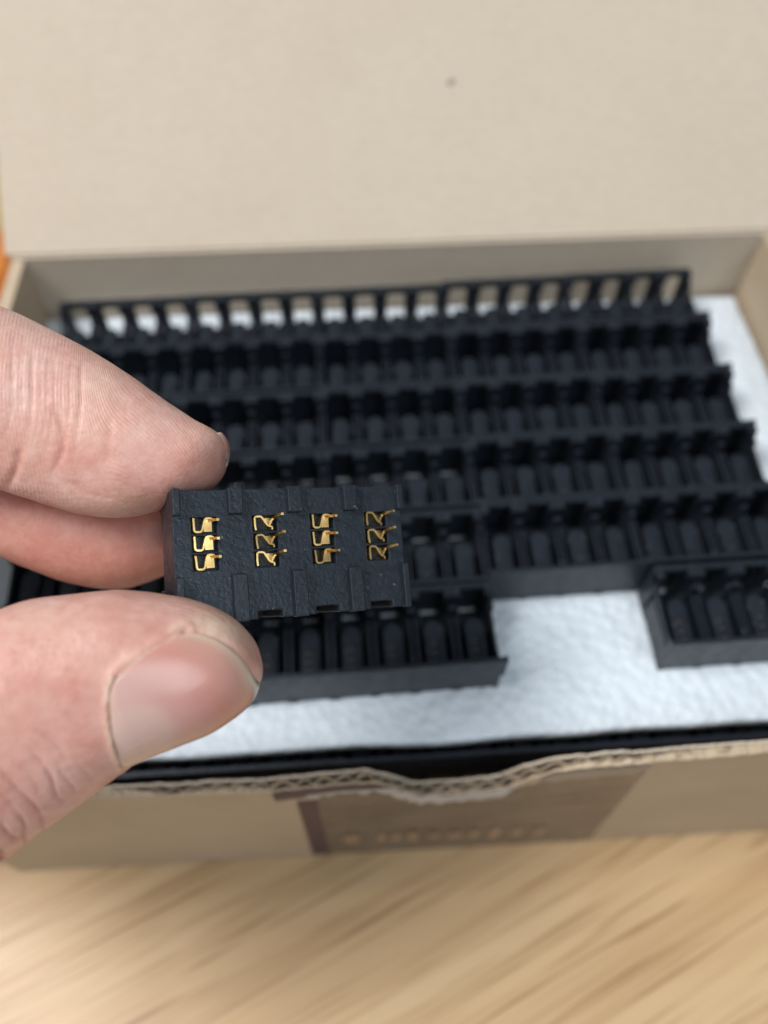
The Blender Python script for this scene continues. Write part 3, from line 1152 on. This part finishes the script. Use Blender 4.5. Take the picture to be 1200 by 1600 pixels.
def vattr(me, name, val):
    a = me.attributes.new(name, 'FLOAT_VECTOR', 'POINT'); a.data.foreach_set("vector", np.asarray(val, np.float32).ravel())


fattr(hand_me, "flush_shade", full(flush_shade, .2))
fattr(hand_me, "dry", full(dry))
# ridge coordinate (mm-like): bowed lines across the joint, slanting lines towards the fingertip
U, V_ = pa[:, 0], pa[:, 1]
joint = (U + 14 * np.cos((V_ - 610) / 75)) / 12.0
slant = (0.80 * U - 0.60 * V_ + 18 * np.sin(U / 60)) / 9.0
k_ = np.clip((U - 110) / 90, 0, 1); k_ = k_ * k_ * (3 - 2 * k_)
rt = np.hypot((U - 240) * 0.55, (V_ - 1010)) / 11.0
rc = np.where(fid == 2, rt, np.where(fid == 0, joint * (1 - k_) + (slant + 44) * k_, am))
vattr(hand_me, "ridge", np.stack([full(rc), co[:, 1] * .10, co[:, 2] * .10], 1))
patch = np.clip(0.55 + 0.9 * un2 + 0.5 * un, 0.05, 1)
ra = np.where(fid == 0, 0.55 * patch, np.where(fid == 2, 0.55 * patch * np.exp(-((V_ - 930) / 50) ** 2) + .05, 0.2))
fattr(hand_me, "ridge_amt", full(ra))
hand_me.materials.clear()
hand_me.materials.append(SKIN)
hand_me.polygons.foreach_set("use_smooth", [True] * len(hand_me.polygons))
hand = link("hand", hand_me)
hand.matrix_world = CAM_M
tag(hand, "bare hand reaching in from the left, thumb and fingertips pinching the raised connector", "hand")


# nails
def invert(L, u, v_, lo=0.0, hi=math.pi, a0=0.3):
    A, PH = np.meshgrid(np.linspace(a0, 1, 260), np.linspace(lo, hi, 160), indexing='ij')
    p = L.at(A, PH)
    uu = 600 + F_PX * p[..., 0] / -p[..., 2]; vv = 800 - F_PX * p[..., 1] / -p[..., 2]
    k = np.argmin((uu - u) ** 2 + (vv - v_) ** 2)
    return np.array([A.flat[k], PH.flat[k]])


def coons(c_prox, c_dist, c_up, c_low, ns, nt_):
    """prox/dist run up->low, up/low run prox->dist; all in (a, phi)"""
    cp, cdd = smooth_path(c_prox, nt_), smooth_path(c_dist, nt_)
    cu, cl = smooth_path(c_up, ns), smooth_path(c_low, ns)
    s_ = np.linspace(0, 1, ns)[:, None, None]; t_ = np.linspace(0, 1, nt_)[None, :, None]
    return ((1 - s_) * cp[None] + s_ * cdd[None] + (1 - t_) * cu[:, None] + t_ * cl[:, None]
            - ((1 - s_) * (1 - t_) * cp[0] + (1 - s_) * t_ * cp[-1] + s_ * (1 - t_) * cdd[0] + s_ * t_ * cdd[-1]))


def build_nail(L, grid, lift, name, label, lun=None):
    ns, nt_ = grid.shape[:2]
    pts = L.at(grid[..., 0], grid[..., 1])
    ctr = L.at(grid[..., 0], grid[..., 1] + math.pi)
    ctr = (pts + ctr) / 2
    nrm = pts - ctr; nrm /= np.linalg.norm(nrm, axis=2)[..., None]
    s_ = np.linspace(0, 1, ns)[:, None]; t_ = np.linspace(0, 1, nt_)[None]
    prof_ = lift * (0.25 + 0.75 * np.clip(s_ / 0.10, 0, 1)) * np.clip(-0.3 + np.minimum(t_, 1 - t_) / 0.07, -0.3, 1) * np.clip(0.35 + (1 - s_) / 0.08, 0, 1)
    topv = pts + nrm * prof_[..., None]
    botv = pts - nrm * 0.6
    m = MB()
    v = list(map(tuple, topv.reshape(-1, 3))) + list(map(tuple, botv.reshape(-1, 3)))
    N = ns * nt_
    f = []
    for i in range(ns - 1):
        for j in range(nt_ - 1):
            a = i * nt_ + j
            f.append((a, a + 1, a + nt_ + 1, a + nt_)); f.append((N + a, N + a + nt_, N + a + nt_ + 1, N + a + 1))
    for i in range(ns - 1):
        a = i * nt_; f.append((a, a + nt_, a + nt_ + N, a + N))
        a = i * nt_ + nt_ - 1; f.append((a, a + N, a + nt_ + N, a + nt_))
    for j in range(nt_ - 1):
        f.append((j, j + N, j + 1 + N, j + 1)); a = (ns - 1) * nt_ + j; f.append((a, a + 1, a + 1 + N, a + N))
    m.add(v, f)
    me = m.mesh(name, NAIL, True)
    S_, T_ = np.meshgrid(np.linspace(0, 1, ns), np.linspace(0, 1, nt_), indexing='ij')
    nuv = np.stack([S_, T_, S_ * 0], -1).reshape(-1, 3)
    vattr(me, "nuv", np.concatenate([nuv, nuv]))
    lu = np.zeros(N) if lun is None else lun(S_, T_).ravel()
    fattr(me, "lunula", np.concatenate([lu, lu]))
    o_ = link(name, me, hand)
    o_['label'] = label
    return o_


inv = lambda pts: [invert(THUMB, u, v_) for u, v_ in pts]
up = inv(N_UP); prox = inv(N_PROX); dist = inv(N_DIST)
low_a = np.linspace(prox[-1][0], dist[-1][0], 6)
low = [np.array([a, math.radians(204 - 14 * i / 5)]) for i, a in enumerate(low_a)]
prox = prox + [low[0]]
dist = dist + [low[-1]]
g = coons(np.array(prox), np.array(dist), np.array(up), np.array(low), 60, 60)


def thumb_lunula(s_, t_):
    e = ((s_ / 0.34) ** 2 + ((t_ - 0.66) / 0.30) ** 2)
    return np.clip((1.15 - e) / 0.45, 0, 1) * 0.6


build_nail(THUMB, g, 0.40, "thumbnail", "short pink thumbnail with pale half moon and whitish edge", thumb_lunula)

R_ = np.radians
a_s = np.linspace(0.80, 0.985, 40)
gi = np.zeros((40, 30, 2))
for i, a in enumerate(a_s):
    gi[i, :, 0] = a
    gi[i, :, 1] = np.linspace(R_(-95), R_(16), 30)
build_nail(INDEX, gi, 0.45, "fingernail", "edge of the index fingernail seen from the side")

# ------------------------------------------------------------------ something bright lying left of the lid
mk = link("marker_pen", None)
p0, p1 = Vector((-58.2, 84.0, -ZT + 8)), Vector((-94.0, 255.0, -ZT + 8))
ax = (p1 - p0)
mk.location = W(*p0)
mk.rotation_euler = (0, 0, math.atan2(ax.y, ax.x))
tag(mk, "blurred orange, yellow and dark grey pen lying on the table left of the lid", "pen")
Lm = ax.length


def rod(name, x0, x1, r0, r1, mat):
    m = MB()
    n = 32
    rings = [(x0, r0 * .82), (x0 + .8, r0), (x1 - .8, r1), (x1, r1 * .82)]
    v = [(x, r * math.cos(2 * math.pi * k / n), r * math.sin(2 * math.pi * k / n)) for x, r in rings for k in range(n)]
    f = [(i * n + k, i * n + (k + 1) % n, (i + 1) * n + (k + 1) % n, (i + 1) * n + k) for i in range(3) for k in range(n)]
    f += [tuple(range(n)), tuple(3 * n + k for k in range(n - 1, -1, -1))]
    m.add(v, f)
    return m.build(name, mat, mk, True)


rod("cap", 0, 0.145 * Lm, 8, 8, mat_plain("orange_plastic", (0.95, 0.33, 0.07), 0.4))
rod("barrel", 0.147 * Lm, 0.40 * Lm, 7.6, 7.6, mat_plain("yellow_plastic", (0.70, 0.52, 0.18), 0.4))
rod("end_plug", 0.402 * Lm, Lm, 7.6, 7.2, mat_plain("dark_grey_plastic", (0.09, 0.11, 0.12), 0.5))
